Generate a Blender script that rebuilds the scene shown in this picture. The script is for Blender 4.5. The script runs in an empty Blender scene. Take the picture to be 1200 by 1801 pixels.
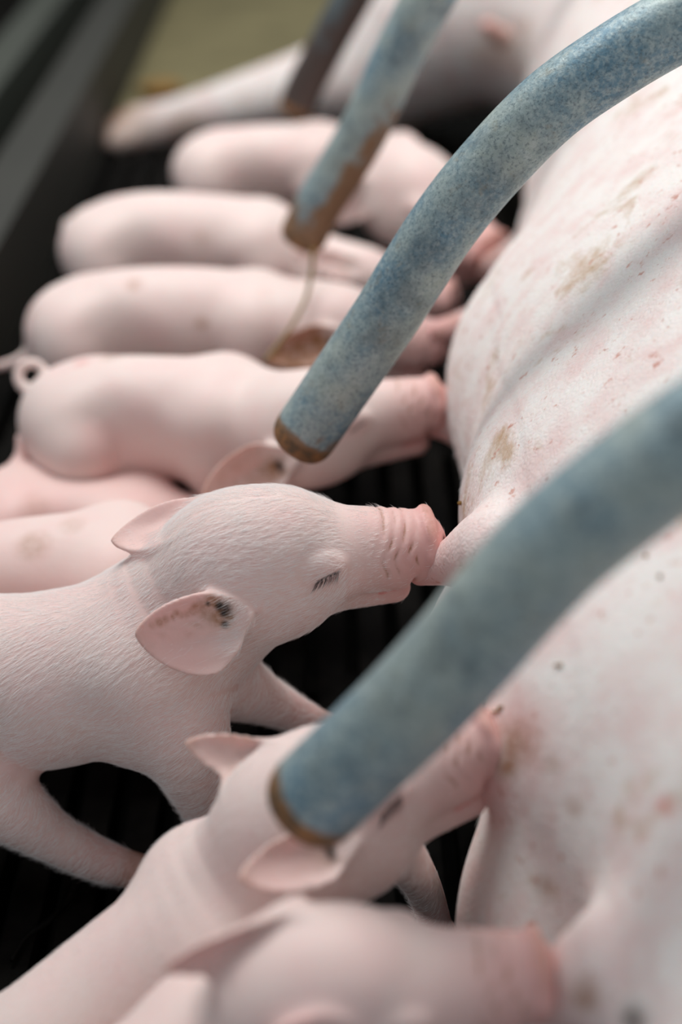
import bpy, math, random
import numpy as np
from mathutils import Vector, Matrix
from mathutils.bvhtree import BVHTree

rng = np.random.default_rng(7)
SC = bpy.context.scene
COL = SC.collection

# ------------------------------------------------------------------ camera
CAM_H = 0.56
PITCH = math.radians(32.0)                 # looking down along the row
FPX = 2500.0                               # 50 mm on a 24 mm wide frame of 1200 px
cam_d = bpy.data.cameras.new('camera')
cam = bpy.data.objects.new('camera', cam_d)
COL.objects.link(cam)
cam.location = (0, 0, CAM_H)
cam.rotation_euler = (math.pi / 2 - PITCH, 0, 0)
cam_d.sensor_fit = 'HORIZONTAL'
cam_d.sensor_width = 24.0
cam_d.lens = 50.0
cam_d.clip_start = 0.02
cam_d.dof.use_dof = True
cam_d.dof.focus_distance = 0.665
cam_d.dof.aperture_fstop = 3.0
SC.camera = cam

# ------------------------------------------------------------------ light
world = bpy.data.worlds.new('barn_air')
SC.world = world
world.use_nodes = True
bg = world.node_tree.nodes['Background']
bg.inputs[0].default_value = (0.88, 0.94, 1.0, 1)
bg.inputs[1].default_value = 0.42


def area(name, loc, target, sx, sy, power, col):
    l = bpy.data.lights.new(name, 'AREA')
    l.shape = 'RECTANGLE'
    l.size = sx
    l.size_y = sy
    l.energy = power
    l.color = col
    o = bpy.data.objects.new(name, l)
    COL.objects.link(o)
    o.location = loc
    d = Vector(target) - Vector(loc)
    o.rotation_euler = d.to_track_quat('-Z', 'Y').to_euler()
    return o


area('barn_window_light', (0.4, 3.3, 2.0), (0.1, 1.0, 0.2), 2.0, 1.2, 12, (0.95, 0.98, 1.0))
area('barn_roof_light', (-0.28, 1.35, 1.72), (0.12, 0.9, 0.2), 0.9, 0.9, 27, (1.0, 0.985, 0.96))

SC.view_settings.view_transform = 'Standard'
SC.view_settings.look = 'None'
SC.view_settings.exposure = 0.0
SC.view_settings.gamma = 1.0
SC.view_settings.use_curve_mapping = False
SC.cycles.max_bounces = 12
SC.cycles.diffuse_bounces = 10
SC.cycles.transmission_bounces = 10
SC.cycles.use_denoising = True

CP, SP = math.cos(PITCH), math.sin(PITCH)
FWD = np.array([0, CP, -SP])
UPV = np.array([0, SP, CP])
EYE = np.array([0, 0, CAM_H])


def ray(px, py):
    return FWD + np.array([1.0, 0, 0]) * (px - 600) / FPX + UPV * (900.5 - py) / FPX


def PD(px, py, d):
    """point seen at a pixel, at a depth"""
    return EYE + ray(px, py) * d


def PH(px, py, h):
    """... at a height above the floor"""
    r = ray(px, py)
    return EYE + r * ((h - CAM_H) / r[2])


def PY(px, py, y):
    """... in the vertical plane across the pen at y"""
    r = ray(px, py)
    return EYE + r * (y / r[1])


def nrm(v):
    v = np.asarray(v, float)
    return v / np.linalg.norm(v)


# ------------------------------------------------------------------ implicit surface toolkit
def make_axis(lo, hi, fine, fstep, coarse):
    """fine: list of (a, b) spans with the fine step"""
    pts = [lo]
    while pts[-1] < hi:
        x = pts[-1]
        st = coarse
        for a, b in fine:
            gap = max(a - x, x - b, 0.0)
            st = min(st, fstep + 0.12 * max(gap - coarse, 0.0))
        pts.append(x + st)
    return np.array(pts, np.float32)


def catmull(pts, n):
    pts = np.asarray(pts, float)
    P = np.vstack([2 * pts[0] - pts[1], pts, 2 * pts[-1] - pts[-2]])
    out = []
    for i in range(1, len(P) - 2):
        for j in range(n):
            t = j / n
            a, b, c, d = P[i - 1], P[i], P[i + 1], P[i + 2]
            out.append(0.5 * ((2 * b) + (c - a) * t + (2 * a - 5 * b + 4 * c - d) * t * t + (3 * b - a - 3 * c + d) * t ** 3))
    out.append(P[-2])
    return np.array(out)


def smin(a, b, k):
    h = np.maximum(k - np.abs(a - b), 0) / k
    return np.minimum(a, b) - h * h * k * 0.25


def smax(a, b, k):
    return -smin(-a, -b, k)


class Field:
    def __init__(self, xs, ys, zs):
        self.ax = (xs, ys, zs)
        self.v = np.full((len(xs), len(ys), len(zs)), 0.05, np.float32)

    def box(self, lo, hi):
        sl = []
        for a, l, h in zip(self.ax, lo, hi):
            i = int(np.searchsorted(a, l))
            j = int(np.searchsorted(a, h))
            if j - i < 1:
                return None
            sl.append(slice(i, j))
        return tuple(sl)

    def grids(self, sl):
        return (self.ax[0][sl[0]][:, None, None], self.ax[1][sl[1]][None, :, None], self.ax[2][sl[2]][None, None, :])

    def chain(self, pts, rad, k=0.01, up=None, ratio=1.0, sub=4, op='add'):
        q = catmull(np.column_stack([pts, rad]), sub)
        p, r = q[:, :3], np.maximum(q[:, 3], 0.0004)
        m = max(r) * max(1, ratio, 1 / ratio) + k + 0.004
        sl = self.box(p.min(0) - m, p.max(0) + m)
        if sl is None:
            return
        tmp = np.full(self.v[sl].shape, 0.05, np.float32)
        for i in range(len(p) - 1):
            a, b = p[i], p[i + 1]
            mm = max(r[i], r[i + 1]) * max(1, ratio) + k + 0.004
            s2 = self.box(np.minimum(a, b) - mm, np.maximum(a, b) + mm)
            if s2 is None:
                continue
            X, Y, Z = self.grids(s2)
            dx, dy, dz = X - np.float32(a[0]), Y - np.float32(a[1]), Z - np.float32(a[2])
            e = (b - a).astype(np.float32)
            L2 = float(e @ e) + 1e-12
            t = np.clip((dx * e[0] + dy * e[1] + dz * e[2]) / L2, 0, 1)
            dx, dy, dz = dx - t * e[0], dy - t * e[1], dz - t * e[2]
            rr = np.float32(r[i]) + t * np.float32(r[i + 1] - r[i])
            if up is not None and ratio != 1.0:
                c = dx * np.float32(up[0]) + dy * np.float32(up[1]) + dz * np.float32(up[2])
                d2 = dx * dx + dy * dy + dz * dz - c * c
                d = np.sqrt(np.maximum(d2 + (c / ratio) ** 2, 0)) - rr
            else:
                d = np.sqrt(dx * dx + dy * dy + dz * dz) - rr
            rel = tuple(slice(s2[q_].start - sl[q_].start, s2[q_].stop - sl[q_].start) for q_ in range(3))
            tmp[rel] = np.minimum(tmp[rel], d)
        self.merge(sl, tmp, k, op)

    def merge(self, sl, d, k, op):
        if op == 'add':
            self.v[sl] = smin(self.v[sl], d, k)
        else:
            self.v[sl] = smax(self.v[sl], -d, k)

    def local(self, fr, lo, hi, fn, k=0.006, op='add'):
        """fn in frame coordinates (millimetres of the unscaled template)"""
        o, R, s = fr
        lo, hi = np.array(lo, float), np.array(hi, float)
        c = np.array([[(lo, hi)[i][0], (lo, hi)[j][1], (lo, hi)[m][2]] for i in (0, 1) for j in (0, 1) for m in (0, 1)]) * 0.001 * s
        w = o + c @ R
        m = k + 0.003
        sl = self.box(w.min(0) - m, w.max(0) + m)
        if sl is None:
            return
        X, Y, Z = self.grids(sl)
        X, Y, Z = X - np.float32(o[0]), Y - np.float32(o[1]), Z - np.float32(o[2])
        q = np.float32(1000.0 / s)
        a = [(X * np.float32(R[i][0]) + Y * np.float32(R[i][1]) + Z * np.float32(R[i][2])) * q for i in range(3)]
        d = fn(*a) * np.float32(0.001 * s)
        self.merge(sl, d.astype(np.float32), k * s, op)

    def sample(self, p):
        idx, fr = [], []
        for a, x in zip(self.ax, p):
            i = int(np.clip(np.searchsorted(a, x) - 1, 0, len(a) - 2))
            idx.append(i)
            fr.append(min(1, max(0, (x - a[i]) / (a[i + 1] - a[i]))))
        v = 0
        for i in (0, 1):
            for j in (0, 1):
                for m in (0, 1):
                    w = (fr[0] if i else 1 - fr[0]) * (fr[1] if j else 1 - fr[1]) * (fr[2] if m else 1 - fr[2])
                    v += w * float(self.v[idx[0] + i, idx[1] + j, idx[2] + m])
        return v

    def mesh(self):
        v = self.v
        s = v < 0
        c = np.zeros(tuple(n - 1 for n in v.shape), np.int8)
        nx, ny, nz = c.shape
        offs = [(i, j, m) for i in (0, 1) for j in (0, 1) for m in (0, 1)]
        for i, j, m in offs:
            c += s[i:i + nx, j:j + ny, m:m + nz]
        act = np.argwhere((c > 0) & (c < 8))
        ids = np.full(c.shape, -1, np.int32)
        ids[act[:, 0], act[:, 1], act[:, 2]] = np.arange(len(act))
        cv = {o: v[act[:, 0] + o[0], act[:, 1] + o[1], act[:, 2] + o[2]] for o in offs}
        acc = np.zeros((len(act), 3))
        cnt = np.zeros(len(act))
        for o in offs:
            for ax in range(3):
                if o[ax] == 0:
                    o2 = tuple(1 if q == ax else o[q] for q in range(3))
                    a, b = cv[o], cv[o2]
                    mk = (a < 0) != (b < 0)
                    t = np.where(mk, a / np.where(mk, a - b, 1), 0)
                    p = np.zeros((len(act), 3))
                    for q in range(3):
                        p[:, q] = o[q]
                    p[:, ax] = t
                    acc[mk] += p[mk]
                    cnt[mk] += 1
        p = acc / cnt[:, None]
        V = np.zeros_like(p)
        for q in range(3):
            A = self.ax[q]
            V[:, q] = A[act[:, q]] + p[:, q] * (A[act[:, q] + 1] - A[act[:, q]])
        F = []
        for ax in range(3):
            u, w = (ax + 1) % 3, (ax + 2) % 3
            a = [slice(None)] * 3
            b = [slice(None)] * 3
            a[ax] = slice(0, -1)
            b[ax] = slice(1, None)
            sa, sb = s[tuple(a)], s[tuple(b)]
            e = np.argwhere(sa != sb)
            e = e[(e[:, u] > 0) & (e[:, w] > 0) & (e[:, u] < c.shape[u]) & (e[:, w] < c.shape[w])]
            ins = s[e[:, 0], e[:, 1], e[:, 2]]

            def cell(du, dw):
                f = e.copy()
                f[:, u] -= du
                f[:, w] -= dw
                return ids[f[:, 0], f[:, 1], f[:, 2]]
            q = np.column_stack([cell(1, 1), cell(0, 1), cell(0, 0), cell(1, 0)])
            q[~ins] = q[~ins][:, ::-1]
            F.append(q)
        F = np.vstack(F)
        F = F[(F >= 0).all(1)]
        return V, F


def link_mesh(name, V, F, mat, base=None, parent=None, cols=None, smooth=True):
    """V, F arrays (quads or triangles of one size, or a list of faces)"""
    V = np.asarray(V, float)
    if base is None:
        base = np.array([V[:, 0].mean(), V[:, 1].mean(), V[:, 2].min()]) if parent is None else np.zeros(3)
    me = bpy.data.meshes.new(name)
    if isinstance(F, np.ndarray):
        n, k = F.shape
        me.vertices.add(len(V))
        me.vertices.foreach_set('co', (V - base).astype(np.float32).ravel())
        me.loops.add(n * k)
        me.loops.foreach_set('vertex_index', F.astype(np.int32).ravel())
        me.polygons.add(n)
        me.polygons.foreach_set('loop_start', np.arange(0, n * k, k, dtype=np.int32))
        me.update(calc_edges=True)
    else:
        me.from_pydata([tuple(x) for x in (V - base)], [], [tuple(f) for f in F])
    me.validate()
    if cols is not None:
        at = me.attributes.new('tint', 'FLOAT_COLOR', 'POINT')
        at.data.foreach_set('color', np.column_stack([cols, np.ones(len(V))]).astype(np.float32).ravel())
    me.polygons.foreach_set('use_smooth', np.full(len(me.polygons), smooth))
    me.materials.append(mat)
    o = bpy.data.objects.new(name, me)
    COL.objects.link(o)
    if parent is not None:
        o.parent = parent
        o.location = Vector(base) - parent.location
    else:
        o.location = base
    return o


def tag(o, label=None, cat=None, group=None, kind=None):
    if label:
        o['label'] = label
    if cat:
        o['category'] = cat
    if group:
        o['group'] = group
    if kind:
        o['kind'] = kind
    return o


def normals(V, F):
    n = np.cross(V[F[:, 2]] - V[F[:, 0]], V[F[:, 3]] - V[F[:, 1]])
    N = np.zeros_like(V)
    for q in range(4):
        np.add.at(N, F[:, q], n)
    return N / (np.linalg.norm(N, axis=1)[:, None] + 1e-12)


# ------------------------------------------------------------------ materials
def mat_new(name):
    m = bpy.data.materials.new(name)
    m.use_nodes = True
    nt = m.node_tree
    return m, nt, nt.nodes['Principled BSDF']


def nd(nt, t, **kw):
    n = nt.nodes.new(t)
    for k, v in kw.items():
        setattr(n, k, v)
    return n


def noise(nt, scale, detail=3, rough=0.5, coord=None, dist=0.0):
    n = nd(nt, 'ShaderNodeTexNoise')
    n.inputs['Scale'].default_value = scale
    n.inputs['Detail'].default_value = detail
    n.inputs['Roughness'].default_value = rough
    n.inputs['Distortion'].default_value = dist
    if coord is not None:
        nt.links.new(coord, n.inputs['Vector'])
    return n.outputs['Fac']


def ramp(nt, src, stops):
    r = nd(nt, 'ShaderNodeValToRGB')
    el = r.color_ramp.elements
    while len(el) < len(stops):
        el.new(0.5)
    for e, (p, c) in zip(el, stops):
        e.position = p
        e.color = (c, c, c, 1) if not isinstance(c, tuple) else (*c, 1)
    nt.links.new(src, r.inputs[0])
    return r.outputs[0]


def mixc(nt, fac, a, b, mode='MIX'):
    m = nd(nt, 'ShaderNodeMix', data_type='RGBA', blend_type=mode)
    for s, v in ((m.inputs[0], fac), (m.inputs[6], a), (m.inputs[7], b)):
        if isinstance(v, (int, float)):
            s.default_value = v
        elif isinstance(v, tuple):
            s.default_value = (*v, 1)
        else:
            nt.links.new(v, s)
    return m.outputs[2]


def math_n(nt, op, a, b=0.5):
    m = nd(nt, 'ShaderNodeMath', operation=op)
    for s, v in zip(m.inputs, (a, b)):
        if isinstance(v, (int, float)):
            s.default_value = v
        else:
            nt.links.new(v, s)
    return m.outputs[0]


def bump(nt, h, strength, dist, bs):
    b = nd(nt, 'ShaderNodeBump')
    b.inputs['Strength'].default_value = strength
    b.inputs['Distance'].default_value = dist
    nt.links.new(h, b.inputs['Height'])
    nt.links.new(b.outputs[0], bs.inputs['Normal'])


def skin_material(name, base, spots, fine, sss=0.25, mott=0.5, msc=28):
    m, nt, bs = mat_new(name)
    tc = nd(nt, 'ShaderNodeTexCoord').outputs['Object']
    at = nd(nt, 'ShaderNodeAttribute', attribute_name='tint')
    sep = nd(nt, 'ShaderNodeSeparateColor')
    nt.links.new(at.outputs['Color'], sep.inputs[0])
    pink, brown, dark = sep.outputs
    c = mixc(nt, math_n(nt, 'MULTIPLY', ramp(nt, noise(nt, msc, 4, 0.6, tc), [(0.42, 0.0), (0.68, 1.0)]), mott), base, (0.81, 0.575, 0.55))
    c = mixc(nt, pink, c, (0.72, 0.26, 0.235))
    if spots:
        f = ramp(nt, noise(nt, 22, 5, 0.65, tc, 0.4), [(0.57, 0.0), (0.72, spots)])
        c = mixc(nt, f, c, (0.45, 0.25, 0.09))
    if fine:
        f = ramp(nt, noise(nt, 160, 3, 0.6, tc), [(0.62, 0.0), (0.72, fine)])
        c = mixc(nt, f, c, (0.55, 0.20, 0.13))
    # dirt breaks up where it lies
    nb = ramp(nt, noise(nt, 190, 4, 0.65, tc), [(0.30, 0.35), (0.62, 1.0)])
    c = mixc(nt, math_n(nt, 'MULTIPLY', brown, nb), c, (0.30, 0.115, 0.022))
    c = mixc(nt, dark, c, (0.018, 0.010, 0.007))
    nt.links.new(c, bs.inputs['Base Color'])
    bs.inputs['Roughness'].default_value = 0.52
    bs.inputs['Specular IOR Level'].default_value = 0.32
    bs.inputs['Subsurface Weight'].default_value = sss
    bs.inputs['Subsurface Radius'].default_value = (1.0, 0.42, 0.3)
    bs.inputs['Subsurface Scale'].default_value = 0.006
    return m, nt, bs, tc


M_PIG, nt, bs, tc = skin_material('piglet_skin', (0.79, 0.68, 0.635), 0.0, 0.0)
bump(nt, noise(nt, 420, 3, 0.6, tc), 0.25, 0.0006, bs)
M_SOW, nt, bs, tc = skin_material('sow_skin', (0.87, 0.81, 0.775), 0.75, 0.7, 0.25, 0.65, 42)
v = nd(nt, 'ShaderNodeTexVoronoi', feature='DISTANCE_TO_EDGE')
v.inputs['Scale'].default_value = 330
nt.links.new(tc, v.inputs['Vector'])
bump(nt, math_n(nt, 'ADD', v.outputs['Distance'], noise(nt, 260, 4, 0.6, tc)), 0.35, 0.0012, bs)

M_HAIR, nt, bs = mat_new('white_hair')
df = nd(nt, 'ShaderNodeBsdfDiffuse')
tl = nd(nt, 'ShaderNodeBsdfTranslucent')
mx = nd(nt, 'ShaderNodeMixShader')
mx.inputs[0].default_value = 0.4
for q in (df, tl):
    q.inputs['Color'].default_value = (0.99, 0.985, 0.98, 1)
nt.links.new(df.outputs[0], mx.inputs[1])
nt.links.new(tl.outputs[0], mx.inputs[2])
nt.links.new(mx.outputs[0], nt.nodes['Material Output'].inputs[0])
M_LASH, nt, bs = mat_new('dark_lash')
bs.inputs['Base Color'].default_value = (0.012, 0.012, 0.014, 1)
bs.inputs['Roughness'].default_value = 0.5

# ------------------------------------------------------------------ pen shell
M_FLOOR, nt, bs = mat_new('cast_slat')
tc = nd(nt, 'ShaderNodeTexCoord').outputs['Object']
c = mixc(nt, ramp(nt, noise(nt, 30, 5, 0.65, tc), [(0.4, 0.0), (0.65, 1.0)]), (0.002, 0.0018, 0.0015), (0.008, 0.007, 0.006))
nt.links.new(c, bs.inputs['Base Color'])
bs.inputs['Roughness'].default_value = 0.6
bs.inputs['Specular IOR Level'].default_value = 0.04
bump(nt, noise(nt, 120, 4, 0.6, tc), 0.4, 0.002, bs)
M_CONC, nt, bs = mat_new('dirty_concrete')
tc = nd(nt, 'ShaderNodeTexCoord').outputs['Object']
c = mixc(nt, ramp(nt, noise(nt, 9, 5, 0.6, tc), [(0.35, 0.0), (0.7, 1.0)]), (0.15, 0.125, 0.055), (0.23, 0.195, 0.09))
nt.links.new(c, bs.inputs['Base Color'])
bs.inputs['Roughness'].default_value = 0.75
bump(nt, noise(nt, 60, 5, 0.6, tc), 0.4, 0.003, bs)
M_PANEL, nt, bs = mat_new('grey_panel')
tc = nd(nt, 'ShaderNodeTexCoord').outputs['Object']
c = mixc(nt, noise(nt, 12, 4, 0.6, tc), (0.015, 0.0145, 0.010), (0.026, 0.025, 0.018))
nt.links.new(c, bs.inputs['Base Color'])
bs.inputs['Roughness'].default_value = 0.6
M_RAIL, nt, bs = mat_new('green_grey_plastic')
tc = nd(nt, 'ShaderNodeTexCoord').outputs['Object']
c = mixc(nt, noise(nt, 14, 4, 0.6, tc), (0.035, 0.04, 0.030), (0.06, 0.066, 0.052))
nt.links.new(c, bs.inputs['Base Color'])
bs.inputs['Roughness'].default_value = 0.55


def boxes(lst):
    V, F = [], []
    for lo, hi in lst:
        n = len(V)
        for x in (lo[0], hi[0]):
            for y in (lo[1], hi[1]):
                for z in (lo[2], hi[2]):
                    V.append((x, y, z))
        F += [(n, n + 1, n + 3, n + 2), (n + 4, n + 6, n + 7, n + 5), (n, n + 4, n + 5, n + 1),
              (n + 2, n + 3, n + 7, n + 6), (n, n + 2, n + 6, n + 4), (n + 1, n + 5, n + 7, n + 3)]
    return np.array(V), np.array(F)


slats = [((-0.30 + i * 0.026, -0.1, -0.03), (-0.30 + i * 0.026 + 0.016, 1.90 if i < 14 else 3.2, 0.0)) for i in range(48)]  # right-hand slats run on back, their black standing in for the thigh's shade
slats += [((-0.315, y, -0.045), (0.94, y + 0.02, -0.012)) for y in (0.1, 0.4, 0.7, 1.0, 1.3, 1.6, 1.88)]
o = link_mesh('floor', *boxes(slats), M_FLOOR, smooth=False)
tag(o, 'dark slatted floor under the piglets, run on for shade under the sow', kind='structure')
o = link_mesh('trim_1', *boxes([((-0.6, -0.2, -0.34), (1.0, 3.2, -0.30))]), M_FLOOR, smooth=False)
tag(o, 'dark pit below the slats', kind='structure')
o = link_mesh('floor', *boxes([((-0.36, 1.90, -0.10), (0.06, 4.4, 0.004))]), M_CONC, smooth=False)
tag(o, 'olive tan solid floor behind the slats', kind='structure')
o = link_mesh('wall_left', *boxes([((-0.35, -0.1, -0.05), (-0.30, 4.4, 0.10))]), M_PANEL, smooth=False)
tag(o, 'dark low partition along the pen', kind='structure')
o = link_mesh('trim_2', *boxes([((-0.46, -0.1, 0.0), (-0.41, 4.4, 0.09))]), M_RAIL, smooth=False)
tag(o, 'green grey rail on the partition', kind='structure')
o = link_mesh('wall_back', *boxes([((-1.6, 4.4, -0.1), (1.8, 4.5, 1.4))]), M_CONC, smooth=False)
tag(o, kind='structure')
o = link_mesh('floor', *boxes([((-2.0, -0.1, -0.10), (-0.355, 4.4, 0.0))]), M_FLOOR, smooth=False)
tag(o, kind='structure')

# ------------------------------------------------------------------ bent crate bars
M_PIPE, nt, bs = mat_new('weathered_galvanised_steel')
tc = nd(nt, 'ShaderNodeTexCoord').outputs['Object']
at = nd(nt, 'ShaderNodeAttribute', attribute_name='tint')
sep = nd(nt, 'ShaderNodeSeparateColor')
nt.links.new(at.outputs['Color'], sep.inputs[0])
big = ramp(nt, noise(nt, 20, 4, 0.6, tc), [(0.40, 0.0), (0.62, 1.0)])
c = mixc(nt, big, (0.125, 0.235, 0.305), (0.36, 0.42, 0.385))
c = mixc(nt, math_n(nt, 'MULTIPLY', ramp(nt, noise(nt, 330, 4, 0.7, tc), [(0.42, 0.0), (0.66, 1.0)]), 0.7), c, (0.44, 0.51, 0.50))
c = mixc(nt, math_n(nt, 'MULTIPLY', ramp(nt, noise(nt, 620, 4, 0.7, tc), [(0.50, 0.0), (0.66, 1.0)]), 0.6), c, (0.05, 0.085, 0.11))
c = mixc(nt, math_n(nt, 'MULTIPLY', ramp(nt, noise(nt, 34, 3, 0.55, tc, 0.3), [(0.54, 0.0), (0.68, 1.0)]), 0.42), c, (0.06, 0.085, 0.10))
c = mixc(nt, math_n(nt, 'MULTIPLY', ramp(nt, noise(nt, 90, 5, 0.7, tc), [(0.58, 0.0), (0.72, 1.0)]), 0.5), c, (0.22, 0.18, 0.11))
rn = math_n(nt, 'ADD', sep.outputs[0], math_n(nt, 'MULTIPLY', math_n(nt, 'SUBTRACT', noise(nt, 70, 4, 0.6, tc), 0.5), 0.9))
c = mixc(nt, ramp(nt, rn, [(0.42, 0.0), (0.58, 1.0)]), c, mixc(nt, noise(nt, 130, 4, 0.6, tc), (0.16, 0.085, 0.045), (0.28, 0.17, 0.095)))
c = mixc(nt, sep.outputs[1], c, (0.018, 0.022, 0.032))  # even dark tone over a whole bar, strength set per bar
nt.links.new(c, bs.inputs['Base Color'])
bs.inputs['Metallic'].default_value = 0.2
bs.inputs['Roughness'].default_value = 0.5
bump(nt, noise(nt, 380, 4, 0.65, tc), 0.35, 0.0008, bs)
M_RUST, nt, bs = mat_new('rusty_pipe_end')
tc = nd(nt, 'ShaderNodeTexCoord').outputs['Object']
c = mixc(nt, ramp(nt, noise(nt, 140, 5, 0.65, tc), [(0.4, 0.0), (0.62, 1.0)]), (0.10, 0.065, 0.035), (0.28, 0.13, 0.045))
nt.links.new(c, bs.inputs['Base Color'])
bs.inputs['Roughness'].default_value = 0.75
bump(nt, noise(nt, 260, 4, 0.65, tc), 0.5, 0.001, bs)


def tube(P, rad, n=28, close0=False, close1=False):
    P = np.asarray(P, float)
    rad = np.broadcast_to(rad, (len(P),))
    T = np.gradient(P, axis=0)
    T /= np.linalg.norm(T, axis=1)[:, None]
    ref = np.array([0, 1.0, 0]) if abs(T[0] @ np.array([0, 1.0, 0])) < 0.9 else np.array([1.0, 0, 0])
    V, A = [], []
    for i in range(len(P)):
        s = ref - T[i] * (ref @ T[i])
        s /= np.linalg.norm(s)
        ref = s
        u = np.cross(s, T[i])
        for j in range(n):
            a = 2 * math.pi * j / n
            V.append(P[i] + rad[i] * (math.cos(a) * s + math.sin(a) * u))
            A.append(math.cos(a) * s + math.sin(a) * u)
    F = []
    for i in range(len(P) - 1):
        for j in range(n):
            F.append((i * n + j, i * n + (j + 1) % n, (i + 1) * n + (j + 1) % n, (i + 1) * n + j))
    if close0:
        F.append(tuple(range(n))[::-1])
    if close1:
        F.append(tuple((len(P) - 1) * n + j for j in range(n)))
    # outward check
    return np.array(V), F, np.array(A)


PIPE_R = 0.0176


def crate_bar(label, pts, y, rust_amt, rust_len, side_amt, dark_tone=0.0, r=PIPE_R):
    c = catmull([PY(px, py, y) for px, py in pts], 14)
    # the far end carries on level towards the crate rail
    t = nrm(c[-1] - c[-2])
    ext = [c[-1]]
    for i in range(10):
        t = nrm(t + np.array([0.10, 0, -0.04]))
        ext.append(ext[-1] + t * 0.02)
    c = np.vstack([c, ext[1:]])
    V, F, A = tube(c, r)
    n = 28
    d = np.linalg.norm(np.diff(c, axis=0), axis=1)
    s = np.concatenate([[0], np.cumsum(d)])
    S = np.repeat(s, n)
    # rust grows on the underside and the sow's side of the lower end
    side = (A @ nrm([0.72, -0.25, -0.62]))
    rust = np.maximum(rust_amt * np.clip(1 - S / rust_len, 0, 1), side_amt * np.clip(0.5 + (side - 0.1) * 1.4, 0, 1) * np.clip(1.3 - S / (rust_len * 3), 0, 1))
    rust = np.clip(rust, 0, 1)
    o = link_mesh('crate_bar', V, F, M_PIPE, cols=np.column_stack([rust, rust * 0 + dark_tone, rust * 0]))
    tag(o, label, 'metal bar', 'bent steel crate bars above the piglets')
    # blunt end cap
    T0 = nrm(c[0] - c[1])
    prof = [(0.0, 1.0)] + [(r * 0.60 * math.sin(a), 1 - 0.34 * (1 - math.cos(a))) for a in np.linspace(0.2, math.pi / 2, 6)]
    P = [c[0] + T0 * h for h, _ in prof] + [c[0] + T0 * r * 0.68, c[0] + T0 * r * 0.71]
    R = [r * q for _, q in prof] + [r * 0.42, r * 0.02]
    s0 = np.array([0, 1.0, 0])
    u0 = np.cross(s0, T0)
    V = np.array([P[i] + R[i] * (math.cos(2 * math.pi * j / n) * s0 + math.sin(2 * math.pi * j / n) * u0) for i in range(len(P)) for j in range(n)])
    F = [(i * n + j, (i * n + (j + 1) % n), (i + 1) * n + (j + 1) % n, (i + 1) * n + j) for i in range(len(P) - 1) for j in range(n)]
    e = link_mesh('end_cap', V, F, M_RUST, parent=o)
    e['label'] = 'rusty brown blunt end of the bar'
    return o


crate_bar('bent grey steel bar nearest the lens, blurred, across the lower piglet\'s face',
          [(556, 1402), (640, 1322), (722, 1243), (805, 1155), (885, 1062), (972, 968), (1080, 878), (1200, 790), (1340, 700)], 0.368, 0.6, 0.006, 0.0)
crate_bar('sharp blue grey speckled steel bar ending over the piglet behind the sharp one',
          [(538, 762), (575, 708), (622, 640), (680, 555), (717, 495), (782, 395), (858, 300), (965, 190), (1080, 108), (1200, 38), (1330, -25)], 0.675, 0.7, 0.010, 0.45)
crate_bar('third steel bar, half rusty, with a straw hanging from its tip',
          [(537, 408), (562, 358), (595, 305), (634, 240), (668, 170), (700, 100), (752, 0), (812, -95), (900, -190)], 1.0, 0.75, 0.05, 0.8)
crate_bar('farthest dark rusty steel bar ending before the sow\'s pale leg',
          [(524, 182), (540, 145), (565, 98), (590, 50), (618, 0), (656, -70), (720, -150)], 1.36, 0.95, 0.16, 1.0, 0.75)

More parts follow.
